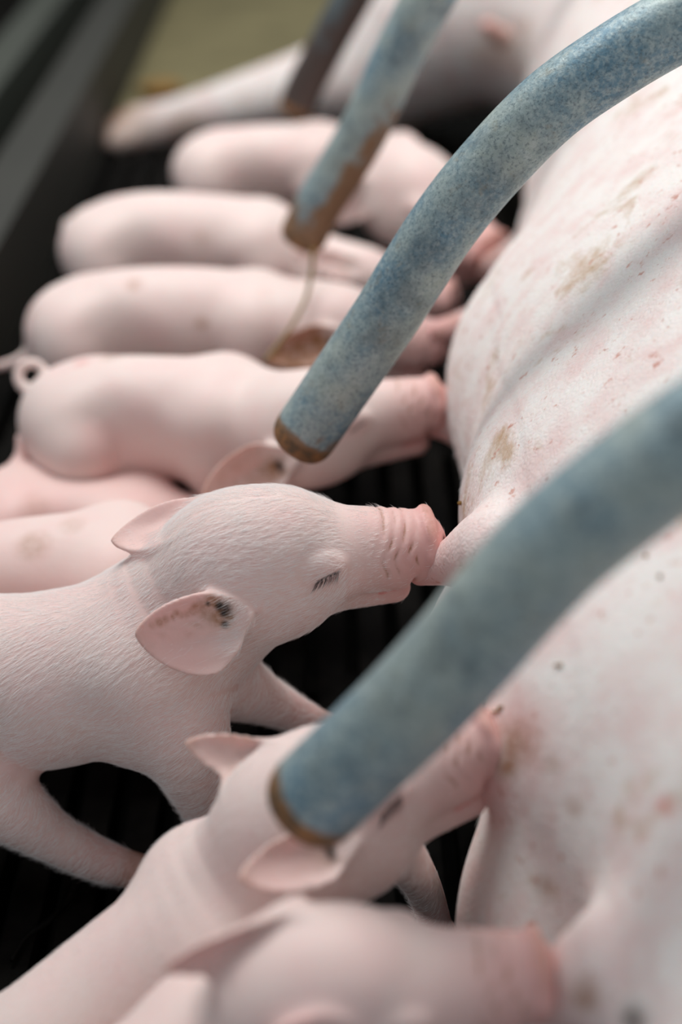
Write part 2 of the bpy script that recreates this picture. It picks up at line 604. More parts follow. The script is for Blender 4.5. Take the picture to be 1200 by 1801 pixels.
# ------------------------------------------------------------------ sow
def sow():
    xs = make_axis(-0.42, 0.66, [(0.02, 0.14)], 0.002, 0.006)
    ys = make_axis(-0.05, 2.25, [(0.42, 0.68)], 0.002, 0.006)
    zs = make_axis(-0.01, 0.46, [(0.13, 0.25)], 0.002, 0.006)
    F = Field(xs, ys, zs)
    up = np.array([0, 0, 1.0])
    # trunk lying on its side along the pen
    F.chain([(0.33, 0.02, 0.19), (0.335, 0.3, 0.195), (0.34, 0.6, 0.195), (0.365, 0.95, 0.195), (0.40, 1.3, 0.19), (0.41, 1.6, 0.18), (0.43, 1.85, 0.17), (0.46, 2.05, 0.16)],
            [0.15, 0.20, 0.22, 0.22, 0.21, 0.20, 0.18, 0.10], 0.03, up, 0.9, 5)
    # udder: one long soft ridge with a swelling at every teat
    prof = [(0.05, 0.11), (0.25, 0.075), (0.36, 0.058), (0.45, 0.046), (0.55, 0.044), (0.65, 0.046), (0.73, 0.036), (0.83, 0.068), (0.95, 0.112), (1.15, 0.148), (1.35, 0.160), (1.55, 0.17)]
    F.chain([(x + 0.152, y, 0.165) for y, x in prof], [0.10] + [0.118] * 9 + [0.112, 0.10], 0.06, up, 1.05, 4)
    for y, z in ((0.27, 0.17), (0.44, 0.185), (0.60, 0.185), (0.79, 0.165), (0.97, 0.16), (1.13, 0.16), (1.34, 0.16)):
        x = float(np.interp(y, [q[0] for q in prof], [q[1] for q in prof])) + 0.090
        F.local((np.array([x, y, z]), np.eye(3), 1.0), (-90, -100, -90), (90, 100, 90),
                lambda a, b, c: (np.sqrt((a / 70) ** 2 + (b / 75) ** 2 + (c / 68) ** 2) - 1) * 68, 0.04)
    F.local((np.array([0.118, 0.57, 0.095]), np.eye(3), 1.0), (-110, -110, -110), (110, 110, 110),
            lambda a, b, c: (np.sqrt((a / 82) ** 2 + (b / 85) ** 2 + (c / 70) ** 2) - 1) * 75, 0.03)
    F.local((np.array([0.140, 0.41, 0.095]), np.eye(3), 1.0), (-110, -110, -110), (110, 110, 110),
            lambda a, b, c: (np.sqrt((a / 92) ** 2 + (b / 90) ** 2 + (c / 75) ** 2) - 1) * 80, 0.03)
    # thigh and the leg that reaches across the pen
    hoof = PH(205, 236, 0.045)
    F.chain([(0.34, 1.68, 0.17), (0.20, 1.74, 0.18), PD(690, 118, 1.80)], [0.15, 0.115, 0.078], 0.05)
    F.chain([PD(690, 118, 1.80), PD(560, 150, 1.80), PD(420, 185, 1.80), PD(315, 212, 1.81), PD(250, 228, 1.82)], [0.075, 0.050, 0.036, 0.029, 0.031], 0.02)
    b = PD(250, 228, 1.82)
    h1 = PD(196, 236, 1.83)
    h2 = PD(200, 250, 1.79)
    F.chain([b, 0.5 * (b + h1), h1], [0.026, 0.024, 0.012], 0.006)
    F.chain([b, 0.5 * (b + h2), h2], [0.024, 0.022, 0.012], 0.006)
    # teats, each drawn out to the mouth that holds it
    tts = []
    for base, tip, r0, r1, k in teats:
        pts = [np.array(base), np.array(base) * 0.55 + np.array(tip) * 0.45, np.array(tip)]
        F.chain(pts, [r0, r0 * 0.45 + r1 * 0.55, r1], k)
        tts.append((np.array(base), np.array(tip), r0))
    # stretch folds in the skin by the sharp piglet's teat
    V, Q = F.mesh()
    cols = np.zeros((len(V), 3))
    for base, tip, r0 in tts:
        e = tip - base
        t = np.clip(((V - base) @ e) / (e @ e), -0.3, 1.2)
        d = np.linalg.norm(V - base - np.clip(t, 0, 1)[:, None] * e, axis=1)
        cols[:, 0] = np.maximum(cols[:, 0], np.clip(1.15 - d / (r0 * 1.5), 0, 1) * np.clip(0.35 + 0.5 * t, 0, 0.75))
    # soiled hoof and pastern
    dh = np.linalg.norm(V - h1, axis=1)
    cols[:, 1] = np.maximum(cols[:, 1], np.clip(1.5 - dh / 0.06, 0, 0.9))
    kn = PD(330, 240, 1.79)
    cols[:, 1] = np.maximum(cols[:, 1], np.clip(1.2 - np.linalg.norm(V - kn, axis=1) / 0.035, 0, 0.6))
    # stains and other marks of their own shape
    for px, py, d, rad, a, ch in sow_marks:
        p = PD(px, py, d)
        rr = ray(px, py)
        # distance across the line of view, near the surface only
        w = V - EYE
        t = w @ rr / (rr @ rr)
        dist = np.linalg.norm(w - t[:, None] * rr, axis=1)
        near = np.abs(t - d) < 0.25
        cols[:, ch] = np.maximum(cols[:, ch], np.where(near, np.clip(1.25 - dist / rad, 0, 1) * a, 0))
    o = link_mesh('sow', V, Q, M_SOW, cols=cols)
    tag(o, 'big pink sow lying on her side along the right, udder towards the piglets', 'sow')
    return o, V, Q


sow_marks = [(905, 1310, 0.52, 0.010, 0.75, 1), (890, 1350, 0.52, 0.006, 0.9, 1), (910, 1280, 0.52, 0.016, 0.5, 0),
             (970, 1345, 0.5, 0.004, 0.5, 1), (1010, 1420, 0.5, 0.004, 0.5, 1), (960, 1560, 0.48, 0.005, 0.6, 1),
             (1030, 1750, 0.46, 0.006, 0.8, 1), (1115, 1795, 0.46, 0.005, 0.9, 2), (1170, 1418, 0.47, 0.004, 0.8, 0),
             (880, 85, 1.5, 0.035, 0.55, 1), (858, 45, 1.5, 0.012, 0.4, 0), (1180, 280, 1.1, 0.02, 0.4, 1),  # the last mark here browns the fold in the flank
             (1000, 310, 1.2, 0.016, 0.3, 1)]


# ------------------------------------------------------------------ piglets
def head_frame(org, nose, roll, S, upref=(0, 0, 1.0)):
    f = nrm(np.asarray(nose) - np.asarray(org))
    u = np.asarray(upref, float)
    u = nrm(u - f * (u @ f))
    s = np.cross(f, u)
    c, q = math.cos(roll), math.sin(roll)
    u, s = c * u + q * s, c * s - q * u           # roll > 0 leans the crown towards s
    o = np.asarray(nose) - f * 0.080 * S
    return (o, np.array([f, u, s]), S)


def ell(c, r):
    def fn(a, b, d):
        x, y, z = (a - c[0]) / r[0], (b - c[1]) / r[1], (d - c[2]) / r[2]
        k0 = np.sqrt(x * x + y * y + z * z)
        k1 = np.sqrt((x / r[0]) ** 2 + (y / r[1]) ** 2 + (z / r[2]) ** 2) + 1e-6
        return k0 * (k0 - 1) / k1
    return fn


def cone_fn(p, q, ra, rb, su=1.0):
    p, q = np.array(p, float), np.array(q, float)
    e = q - p
    L = e @ e

    def fn(a, b, c):
        x, y, z = a - p[0], b - p[1], c - p[2]
        t = np.clip((x * e[0] + y * e[1] + z * e[2]) / L, 0, 1)
        x, y, z = x - t * e[0], (y - t * e[1]) / su, z - t * e[2]
        return np.sqrt(x * x + y * y + z * z) - (ra + t * (rb - ra))
    return fn


def mouth_line(a):
    return -18.5 + np.clip((a - 54) / 26, 0, 1.3) ** 1.5 * 4.0


def fold(a, b, c):
    """skin folds across the muzzle: positive in the creases"""
    w = np.clip((a - 52) / 6, 0, 1) * np.clip((75 - a) / 3, 0, 1) * np.clip((b + 11) / 9, 0.1, 1)
    ph = a * 1.0 + 1.5 * np.sin(b * 0.21 + 0.8) + 0.8 * np.sin(b * 0.55 + np.abs(c) * 0.3 + a * 0.1) - 0.012 * b * b
    q = np.sin(ph * 2 * math.pi / 5.6)
    amp = 0.65 + 0.35 * np.sin(a * 0.8 + b * 0.3)
    return w * amp * (np.clip(q, -1, 1) + 0.8 * np.clip(q - 0.6, 0, 1))


def add_head(F, fr, wrinkles=True, mouth=True, jaw_drop=0.0, eyes=(1, -1)):
    L = F.local

    def E(c, r, k, op='add'):
        c, r = np.array(c, float), np.array(r, float)
        L(fr, c - r - 8, c + r + 8, ell(c, r), k, op)
    E((-1, 3, 0), (38, 31, 28), 0.024)
    E((-13, -3, 0), (25, 29, 27), 0.016)
    E((10, 13, 0), (28, 19, 23), 0.010)            # brow
    for s in (1, -1):
        E((6, -13, 14 * s), (27, 18, 14), 0.012)    # cheeks
        E((30, 2, 13 * s), (16, 14, 11), 0.010)

    def snout(a, b, c):
        d = cone_fn((12, 0, 0), (72, 0.5, 0), 26.5, 17.0, 1.0)(a, b, c)
        if wrinkles:
            d = d + 0.55 * fold(a, b, c)
        return d
    L(fr, (-14, -30, -30), (92, 30, 30), snout, 0.006)
    # lower jaw
    jd = jaw_drop
    L(fr, (-26, -52, -26), (84, 6, 26), cone_fn((-6, -18, 0), (63, -24.5 - jd, 0), 17, 8.6, 0.85), 0.008)
    # upper lip pads
    for s in (1, -1):
        E((62, -8, 8.5 * s), (14, 9, 8), 0.006)
    # nose disc with a raised rim
    def disc(a, b, c):
        tilt = a - 80.0 - 0.12 * (b - 2) + 0.012 * (b - 2) ** 2
        r = np.sqrt(((b - 1.5) / 1.0) ** 2 + (c / 1.12) ** 2)
        q = np.maximum(r - 13.2, 0)
        return np.sqrt(q * q + tilt * tilt) - 3.5 - 0.35 * np.sin(b * 0.5)
    L(fr, (66, -22, -24), (92, 26, 24), disc, 0.0022)
    # groove behind the rim
    def groove(a, b, c):
        tilt = a - 75.0 - 0.12 * (b - 2) + 0.012 * (b - 2) ** 2
        r = np.sqrt((b - 1.5) ** 2 + (c / 1.1) ** 2)
        return np.sqrt((r - 17.8) ** 2 + tilt ** 2) - 1.5
    L(fr, (66, -24, -26), (84, 28, 26), groove, 0.0022, 'sub')
    for s in (1, -1):
        E((84.5, 3.5, 5.0 * s), (4.5, 2.6, 2.0), 0.0015, 'sub')
    if mouth:
        def slit(a, b, c):
            um = mouth_line(a) - jd * 0.3
            th = 0.45 + np.clip((a - 56) / 24, 0, 1) * (1.0 + jd * 0.35)
            return np.maximum(np.maximum(np.abs(b - um) - th, 55 - a), a - 88)
        L(fr, (52, -30, -22), (90, -4, 22), slit, 0.0015, 'sub')
    eye_pos = []
    for s in eyes:
        # find the skin at the eye
        o, R, S = fr
        cf, cu = 29.0, 8.0
        sv = 20.0
        for q in np.arange(34, 8, -0.5):
            if F.sample(o + (np.array([cf, cu, q * s]) @ R) * 0.001 * S) < 0:
                sv = q
                break
        E((cf - 0.5, cu + 1.5, (sv - 2.6) * s), (9.0, 6.0, 4.2), 0.005)
        sv += 1.2

        def lid(a, b, c, sv=sv, s=s):
            x, y = a - cf, b - cu + 0.8 - 0.40 * (a - cf) + 0.02 * (a - cf) ** 2
            d = np.maximum(np.abs(y) - 0.38 * (1 - (x / 6.5) ** 2), np.abs(x) - 6.3)
            return np.maximum(d, (sv - 1.2) - c * s)
        L(fr, (15, -2, min(sv * s - 8, sv * s + 8)), (40, 20, max(sv * s - 8, sv * s + 8)), lid, 0.0012, 'sub')
        eye_pos.append((cf, cu, sv * s))
    return eye_pos


def ear_frame(fr, base, tip, inner):
    """frame of an ear inside the head frame: length, width, inner face"""
    o, R, S = fr
    b, t = np.array(base, float), np.array(tip, float)
    l = nrm(t - b)
    n = np.array(inner, float)
    n = nrm(n - l * (n @ l))
    w = np.cross(n, l)
    W = np.array([l @ R, w @ R, n @ R])
    return (o + (b @ R) * 0.001 * S, W, S), np.linalg.norm(t - b)


def leaf(u):
    hi = np.sqrt(np.clip(1 - ((u - 0.34) / 0.66) ** 2, 0, 1)) ** 1.4
    lo = 1 - 0.42 * (np.clip(0.34 - u, 0, 1) / 0.34) ** 2
    return np.where(u > 0.34, hi, lo)


def add_ear(F, fr, L, wp, wn, cup, curl, th=1.25, k=0.006):
    wm = max(wp, wn)

    def fn(a, b, c):
        u = a / L
        sh = leaf(np.clip(u, -0.2, 1.0))
        wid = np.where(b > 0, wp, wn) * sh
        h0 = cup * (b / wm) ** 2 * (1.0 + 0.9 * np.clip(1 - u, 0, 1)) + curl * np.clip(u, 0, 1.1) ** 2 + 0.9 * np.sin(b * 0.5 + 0.6) * np.clip(1 - u * 1.2, 0, 1)
        t = th + 3.2 * np.clip(1 - u / 0.45, 0, 1.3) ** 2
        g = 1.0 + (2 * cup * np.abs(b) / wm ** 2 * 1.4) * 0.6
        d = (np.abs(c - h0) - t) / g
        e = np.maximum(np.abs(b) - wid, a - L)
        e = np.maximum(e, -a - 8)
        return smax(d, e * 0.75, 1.6)
    F.local(fr, (-10, -wm - 6, -8 + min(0, curl)), (L + 4, wm + 6, cup * 2 + 12 + max(0, curl)), fn, k)


def needles(P, D, N, length, r, bend=0.35):
    """thin three sided hairs: root P, lie direction D, skin normal N"""
    n = len(P)
    side = np.cross(D, N)
    side /= np.linalg.norm(side, axis=1)[:, None] + 1e-9
    length = np.broadcast_to(length, (n,))[:, None]
    d0 = D + N * bend
    d0 /= np.linalg.norm(d0, axis=1)[:, None]
    mid = P + d0 * length * 0.5
    tip = mid + (D + N * bend * 0.25) * length * 0.5
    up = np.cross(side, D)
    ring = [side, -0.5 * side + 0.87 * up, -0.5 * side - 0.87 * up]
    V = np.concatenate([P + q * r for q in ring] + [mid + q * r * 0.75 for q in ring] + [tip])
    i = np.arange(n)
    T = []
    for j in range(3):
        j2 = (j + 1) % 3
        T.append(np.column_stack([i + j * n, i + j2 * n, i + (3 + j2) * n]))
        T.append(np.column_stack([i + j * n, i + (3 + j2) * n, i + (3 + j) * n]))
        T.append(np.column_stack([i + (3 + j) * n, i + (3 + j2) * n, i + 6 * n]))
    return V, np.vstack(T)


def piglet(label, head, spine, legs=(), ears=(), tail=None, fine=0.0016, coarse=0.003, hair=0, hair_len=0.006,
           marks=(), lashes=False, base_pink=0.1, head_kw=None, hams=True, has_head=True, body_ratio=1.05, ear_dirt=0.5, shoulder=True):
    sp = np.array([q[0] for q in spine])
    sr = np.array([q[1] for q in spine])
    allp = [sp - 0.055, sp + 0.055]
    fr = None
    if has_head:
        fr = head_frame(*head)
        o, R, S = fr
        cn = np.array([[a, b, c] for a in (-60, 90) for b in (-45, 45) for c in (-45, 45)]) * 0.001 * S @ R + o
        efs = []
        for e in ears:
            if 'w' in e:
                b_, t_ = [(R @ (PD(*q) - o)) * 1000.0 / S for q in e['w'][:2]]
                ef, L = ear_frame(fr, b_, t_, e['w'][2])
            else:
                ef, L = ear_frame(fr, *e['f'])
            efs.append((ef, L, e))
            te = ef[0] + ef[1][0] * L * 0.001 * S
            cn = np.vstack([cn, te - 0.025, te + 0.025])
        allp.append(cn)
        hl, hh = cn.min(0), cn.max(0)
    for l in legs:
        allp += [np.array(l[0]) - 0.02, np.array(l[0]) + 0.02]
    if tail is not None:
        allp += [np.array(tail[0]) - 0.01, np.array(tail[0]) + 0.01]
    A = np.vstack(allp)
    lo, hi = A.min(0) - 0.006, A.max(0) + 0.006
    lo[2] = max(lo[2], -0.012)
    axs = [make_axis(lo[i], hi[i], [(hl[i] - 0.004, hh[i] + 0.004)] if has_head else [], fine, coarse) for i in range(3)]
    F = Field(*axs)
    up = np.array([0, 0, 1.0])
    # trunk
    F.chain(sp, sr, 0.02, up, body_ratio, 5)
    n = len(sp)
    ax = nrm(sp[-1] - sp[1])
    lat = nrm(np.cross(ax, up))
    fwd_ = -ax                                     # towards the head
    if hams:
        for s in (1, -1):
            c = sp[-1] + lat * s * 0.019 - up * 0.010 + fwd_ * 0.010
            F.chain([c + up * 0.012, c - up * 0.022 + fwd_ * 0.008], [0.031, 0.026], 0.014)
            g = sp[-1] + lat * s * 0.058 + fwd_ * 0.052
            F.chain([g + up * 0.020 - fwd_ * 0.012, g - up * 0.008, g - up * 0.040 + fwd_ * 0.004], [0.014, 0.018, 0.018], 0.03, op='sub')
    if shoulder:
        for s in (1, -1):
            c = sp[2] + lat * s * 0.022 - up * 0.008
            F.chain([c + up * 0.016, c - up * 0.022 + fwd_ * 0.004], [0.025, 0.021], 0.014)
    for l in legs:
        F.chain(np.array(l[0]), l[1], 0.012)
        if len(l) > 2 and l[2]:
            # two toed foot
            p, d = np.array(l[0][-1]), nrm(np.array(l[0][-1]) - np.array(l[0][-2]))
            sd = nrm(np.cross(d, up) + 1e-6)
            for s in (1, -1):
                q = p + sd * s * 0.0042
                F.chain([q - d * 0.004, q + d * 0.008, q + d * 0.015], [0.0062, 0.0062, 0.0035], 0.002)
    if tail is not None:
        F.chain(np.array(tail[0]), tail[1], 0.006, sub=5)
    eye = []
    if has_head:
        eye = add_head(F, fr, **(head_kw or {}))
        for ef, L, e in efs:
            add_ear(F, ef, L, e.get('wp', 16), e.get('wn', 18), e.get('cup', 6), e.get('curl', 2))
    V, Q = F.mesh()
    N = normals(V, Q)
    C = np.zeros((len(V), 3))
    C[:, 0] = base_pink
    if has_head:
        o, R, S = fr
        H = (V - o) @ R.T * (1000.0 / S)
        f, u, s = H.T
        inh = (np.abs(u) < 40) & (np.abs(s) < 34)
        C[:, 0] += np.where(inh, np.clip((f - 38) / 30, 0, 1) * 0.34 + np.clip((f - 73) / 4, 0, 1) * 0.12, 0)
        # brown along the snout creases, crud on the upper nose rim
        C[:, 1] += np.where(inh, np.clip(fold(f, u, s) - 0.5, 0, 1) * 1.1, 0)
        C[:, 1] += np.where(inh & (f > 78), np.clip((u - 8) / 8, 0, 1) * 0.35, 0)
        for ss in (1, -1):
            d = np.sqrt((f - 84.5) ** 2 + (u - 3.5) ** 2 + (s - 5 * ss) ** 2)
            C[:, 2] = np.maximum(C[:, 2], np.clip(1.8 - d / 3.0, 0, 0.9))
        for e in eye:
            d = np.sqrt((f - e[0]) ** 2 + (1.3 * (u - e[1])) ** 2 + (s - e[2]) ** 2)
            C[:, 0] += np.clip(1.2 - d / 11, 0, 1) * 0.14
            y = u - e[1] + 0.8 - 0.40 * (f - e[0]) + 0.02 * (f - e[0]) ** 2
            C[:, 2] = np.maximum(C[:, 2], np.where((np.abs(y) < 0.75) & (np.abs(f - e[0]) < 5.4) & (d < 9), 0.6, 0))
        # inside of the mouth
        um = mouth_line(f)
        C[:, 0] += np.where(inh & (f > 54) & (f < 88) & (np.abs(u - um) < 2.2), 0.45, 0)
        for ef, L, e in efs:
            eo, ER, _ = ef
            Eh = (V - eo) @ ER.T * (1000.0 / S)
            a, b, c = Eh.T
            wm = max(e.get('wp', 16), e.get('wn', 18))
            h0 = e.get('cup', 6) * (b / wm) ** 2 * (1.0 + 0.9 * np.clip(1 - a / L, 0, 1)) + e.get('curl', 2) * np.clip(a / L, 0, 1.1) ** 2
            ins = (a > -4) & (a < L + 4) & (np.abs(b) < wm + 3) & (np.abs(c - h0) < 5)
            inner = N @ ER[2]
            uu = np.clip(a / L, 0, 1)
            C[:, 0] += np.where(ins, (0.10 + 0.08 * (inner > 0.2)) * np.clip((a - 2) / 14, 0, 1), 0)
            dd = e.get('dirt', ear_dirt)
            blot = 0.5 + 0.5 * np.sin(a * 0.55 + 2.1 * np.sin(b * 0.33)) * np.cos(b * 0.6 + a * 0.13)
            C[:, 1] += np.where(ins & (inner > 0.1), np.clip(1.15 - np.hypot(a - 7, b * 1.1 - e.get('db', 0)) / 9, 0, 1) * 0.9 * dd
                                + np.clip(blot - 0.45, 0, 1) * 1.1 * dd * np.clip(1 - np.abs(b - 2) / 7, 0, 1) * np.clip(1.0 - uu, 0, 1), 0)
            C[:, 1] += np.where(ins, np.clip((uu - 0.80) / 0.2, 0, 1) * 0.42 * e.get('tipdirt', 0.6), 0)
            C[:, 1] += np.where(ins & (inner > 0.1), e.get('flood', 0.0) * np.clip((a - 3) / 12, 0, 1), 0)
            C[:, 2] = np.maximum(C[:, 2], np.where(ins & (inner > 0.0), np.clip(1.2 - np.hypot((a - 4.0) * 1.2, b * 0.75 - e.get('db', 0)) / 3.6, 0, 0.9) * e.get('canal', 1.0), 0))
    for l in legs:
        if len(l) > 2 and l[2]:
            d = np.linalg.norm(V - np.array(l[0][-1]), axis=1)
            C[:, 1] = np.maximum(C[:, 1], np.clip(1.25 - d / 0.017, 0, 0.8))
            C[:, 0] = np.maximum(C[:, 0], np.clip(1.3 - d / 0.04, 0, 0.35))
    for mk in marks:
        if len(mk) == 6:
            px, py, dd, rad, amt, ch = mk
            rr, wv = ray(px, py), V - EYE
            t = wv @ rr / (rr @ rr)
            d = np.linalg.norm(wv - t[:, None] * rr, axis=1)
            C[:, ch] = np.maximum(C[:, ch], np.where(np.abs(t - dd) < 0.02, np.clip(1.5 - d / rad, 0, 1) * amt, 0))
            continue
        p, rad, amt, ch = mk
        d = np.linalg.norm((V - np.array(p)), axis=1)
        C[:, ch] = np.maximum(C[:, ch], np.clip(1.5 - d / rad, 0, 1) * amt)
    ob = link_mesh('piglet', V, Q, M_PIG, cols=np.clip(C, 0, 1))
    tag(ob, label, 'piglet', 'piglets nursing side by side')
    if hair:
        fn = np.cross(V[Q[:, 2]] - V[Q[:, 0]], V[Q[:, 3]] - V[Q[:, 1]])
        ar = np.linalg.norm(fn, axis=1) * 0.5
        fn = fn / (2 * ar[:, None] + 1e-12)
        cen = V[Q].mean(1)
        toc = EYE - cen
        vis = (np.einsum('ij,ij->i', fn, toc) > -0.35 * np.linalg.norm(toc, axis=1))
        Hc = (cen - o) @ R.T * (1000.0 / S)
        f, u, s = Hc.T
        dens = np.where(f > 54, np.clip((64 - f) / 12, 0.06, 1), 1.0)
        ear_in = np.zeros(len(cen), bool)
        for ef, L, e in efs:
            Eh = (cen - ef[0]) @ ef[1].T * (1000.0 / S)
            a, b, c = Eh.T
            wm = max(e.get('wp', 16), e.get('wn', 18))
            h0 = e.get('cup', 6) * (b / wm) ** 2 * (1.0 + 0.9 * np.clip(1 - a / L, 0, 1)) + e.get('curl', 2) * np.clip(a / L, 0, 1.1) ** 2
            wd = np.where(b > 0, e.get('wp', 16), e.get('wn', 18)) * leaf(np.clip(a / L, -0.2, 1.0)) + 1.5
            isear = (a > 6) & (a < L + 3) & (np.abs(b) < wd) & (np.abs(c - h0) < 3.5)
            ear_in |= isear & (fn @ ef[1][2] > 0.0)
            dens = np.where(isear, 0.30, dens)
        dens = np.where(ear_in, 0.03, dens)
        # the muzzle hair thins out, the flank hair behind the shoulder is cut at the frame
        scr = cen - EYE
        dz = scr @ FWD
        pxx = 600 + scr[:, 0] / dz * FPX
        dens = dens * vis * np.clip(1 - 1.6 * np.maximum(C[:, 2], C[:, 1] * (C[:, 1] > 0.25))[Q].max(1), 0, 1)
        pr = ar * dens
        idx = rng.choice(len(Q), hair, p=pr / pr.sum())
        uu, vv = rng.random((2, hair))
        q = V[Q[idx]]
        P = (q[:, 0] * ((1 - uu) * (1 - vv))[:, None] + q[:, 1] * (uu * (1 - vv))[:, None] + q[:, 2] * (uu * vv)[:, None] + q[:, 3] * ((1 - uu) * vv)[:, None])
        Nn = fn[idx]
        Hp = (P - o) @ R.T * (1000.0 / S)
        # coat runs from the muzzle over the skull to the neck and down the flank
        wob = np.sin(Hp[:, 0] * 0.13 + 2 * np.sin(Hp[:, 1] * 0.11)) * 0.25
        dl = np.column_stack([-np.ones(hair), -0.10 + wob - 0.45 * np.clip(-Hp[:, 0] / 60, 0, 1) * np.sign(20 - Hp[:, 1]), 0.15 * np.sign(Hp[:, 2]) + wob * 0.5])
        for e in eye:      # hair parts around the eye
            vx, vy = Hp[:, 0] - e[0], Hp[:, 1] - e[1]
            g = np.exp(-(vx ** 2 + vy ** 2) / 110.0) * (np.sign(Hp[:, 2]) == np.sign(e[2]))
            dl[:, 0] += g * (vx * 0.10)
            dl[:, 1] += g * (vy * 0.16 - 0.3)
        D = dl @ R + rng.normal(0, 0.16, (hair, 3))
        D = D - Nn * np.einsum('ij,ij->i', D, Nn)[:, None]
        D /= np.linalg.norm(D, axis=1)[:, None]
        ln = hair_len * rng.uniform(0.55, 1.15, hair) * np.where(Hp[:, 0] > 40, 0.6, 1.0)
        HV, HT = needles(P - Nn * 0.0003, D, Nn, ln, 0.000055 * rng.uniform(0.8, 1.3, hair)[:, None], 0.16)
        ho = link_mesh('hair', HV, HT, M_HAIR, parent=ob, smooth=False)
        ho['kind'] = 'stuff'
        ho['label'] = 'short fine white hair'
    if lashes and eye:
        bv = BVHTree.FromPolygons([tuple(x) for x in V], [tuple(int(t) for t in x) for x in Q])
        P, D, Nn = [], [], []
        for e in eye:
            sg = 1 if e[2] > 0 else -1
            for t in np.linspace(-5.4, 5.2, 17):
                y = e[1] - 0.8 + 0.40 * t - 0.02 * t * t
                src = o + (np.array([e[0] + t, y - 0.1, e[2] + 12 * sg]) @ R) * 0.001 * S
                hit = bv.ray_cast(Vector(src), Vector(-sg * R[2]))
                if hit[0] is None:
                    continue
                P.append(np.array(hit[0]))
                nn = sg * R[2]
                Nn.append(nn)
                D.append(nrm((-0.55 + 0.05 * t) * R[0] - 1.0 * R[1] + 0.35 * nn))
        if P:
            HV, HT = needles(np.array(P), np.array(D), np.array(Nn), 0.0066 * S, 0.00018, 0.40)
            lo_ = link_mesh('eyelashes', HV, HT, M_LASH, parent=ob)
            lo_['label'] = 'dark lashes of the closed eye'
            lo_['kind'] = 'stuff'
    return ob, fr


def curl(c, axis_a, axis_b, r, turns, lift, n=14, r0=0.0042, r1=0.002, start=0.0):
    t = np.linspace(0, 1, n)
    a = start + t * turns * 2 * math.pi
    lift = np.array(lift)
    pts = [np.array(c) + r * (math.cos(x) * np.array(axis_a) + math.sin(x) * np.array(axis_b)) + lift * y for x, y in zip(a, t)]
    return pts, np.linspace(r0, r1, n)


def leg_down(top, foot, bend, r=(0.020, 0.0135, 0.0095, 0.0085)):
    top, foot = np.array(top), np.array(foot)
    m1 = top * 0.6 + foot * 0.4 + np.array([bend, 0, 0])
    m2 = top * 0.25 + foot * 0.75 + np.array([bend * 0.3, 0, 0])
    return ([top, m1, m2, foot], list(r), True)


NEAR_EAR = dict(f=((-20, -2, 24), (-66, -9, 42), (0.25, 0.45, 0.9)), wp=13, wn=21, cup=5, curl=3)
FAR_EAR = dict(f=((-26, 12, -22), (-74, 2, -30), (0.3, 0.5, -0.8)), wp=14, wn=16, cup=5, curl=2)

FR = {}
# the sharp piglet
main_legs = [
    ([PD(300, 1215, 0.69), PD(330, 1310, 0.69), PD(365, 1410, 0.715), PD(385, 1500, 0.745), PH(390, 1570, 0.01)], [0.028, 0.021, 0.0145, 0.010, 0.0085], True),
    ([PD(400, 1200, 0.72), PD(465, 1230, 0.74), PD(525, 1258, 0.755), PD(585, 1285, 0.77)], [0.018, 0.0125, 0.009, 0.008], True),
    ([PD(-150, 1320, 0.70), PD(0, 1408, 0.705), PD(90, 1470, 0.715), PD(175, 1512, 0.725), PD(248, 1535, 0.735)], [0.032, 0.019, 0.0125, 0.0105, 0.009], True),
]
_, FR['main'] = piglet('white haired piglet in sharp focus with closed eye and dirty ear, sucking a teat',
       (PD(455, 985, 0.675), PD(752, 955, 0.682), math.radians(3), 1.0),
       [(PD(455, 1010, 0.69), 0.030), (PD(385, 1036, 0.695), 0.0380), (PD(250, 1150, 0.705), 0.0420), (PD(90, 1195, 0.71), 0.0425), (PD(-80, 1205, 0.715), 0.0435), (PD(-250, 1210, 0.72), 0.040)],
       legs=main_legs,
       ears=[dict(w=((412, 1078, 0.650), (235, 1112, 0.640), (0.15, 0.35, 0.95)), wp=24, wn=14, cup=6, curl=3, dirt=1.0, db=-3),
             dict(w=((372, 925, 0.685), (193, 946, 0.690), (0.2, 0.9, 0.25)), wp=17, wn=15, cup=5, curl=-2, dirt=0.2, canal=0)],
       fine=0.0009, coarse=0.0022, hair=78000, hair_len=0.0085, lashes=True, base_pink=0.17,
       marks=[(PD(500, 905, 0.65), 0.012, 0.22, 0), (384, 1066, 0.648, 0.0034, 1.0, 1), (346, 1070, 0.646, 0.0024, 0.8, 1), (329, 1080, 0.646, 0.0016, 0.6, 1), (320, 1082, 0.645, 0.0014, 0.5, 1), (292, 1090, 0.644, 0.0018, 0.55, 1), (364, 1075, 0.647, 0.0034, 0.55, 1), (372, 1058, 0.648, 0.0030, 0.9, 1), (355, 1066, 0.646, 0.0026, 0.8, 1), (338, 1076, 0.646, 0.0018, 0.75, 1),
              (304, 1086, 0.644, 0.0012, 0.95, 1), (310, 1079, 0.644, 0.0016, 0.6, 1), (280, 1095, 0.643, 0.0020, 0.6, 1), (268, 1100, 0.643, 0.0016, 0.5, 1),
              (366, 1062, 0.647, 0.0010, 0.8, 2), (387, 1066, 0.649, 0.0022, 1.0, 2), (394, 1078, 0.649, 0.0018, 1.0, 2), (396, 1098, 0.649, 0.0016, 0.95, 2), (385, 1092, 0.648, 0.0028, 0.8, 1)])

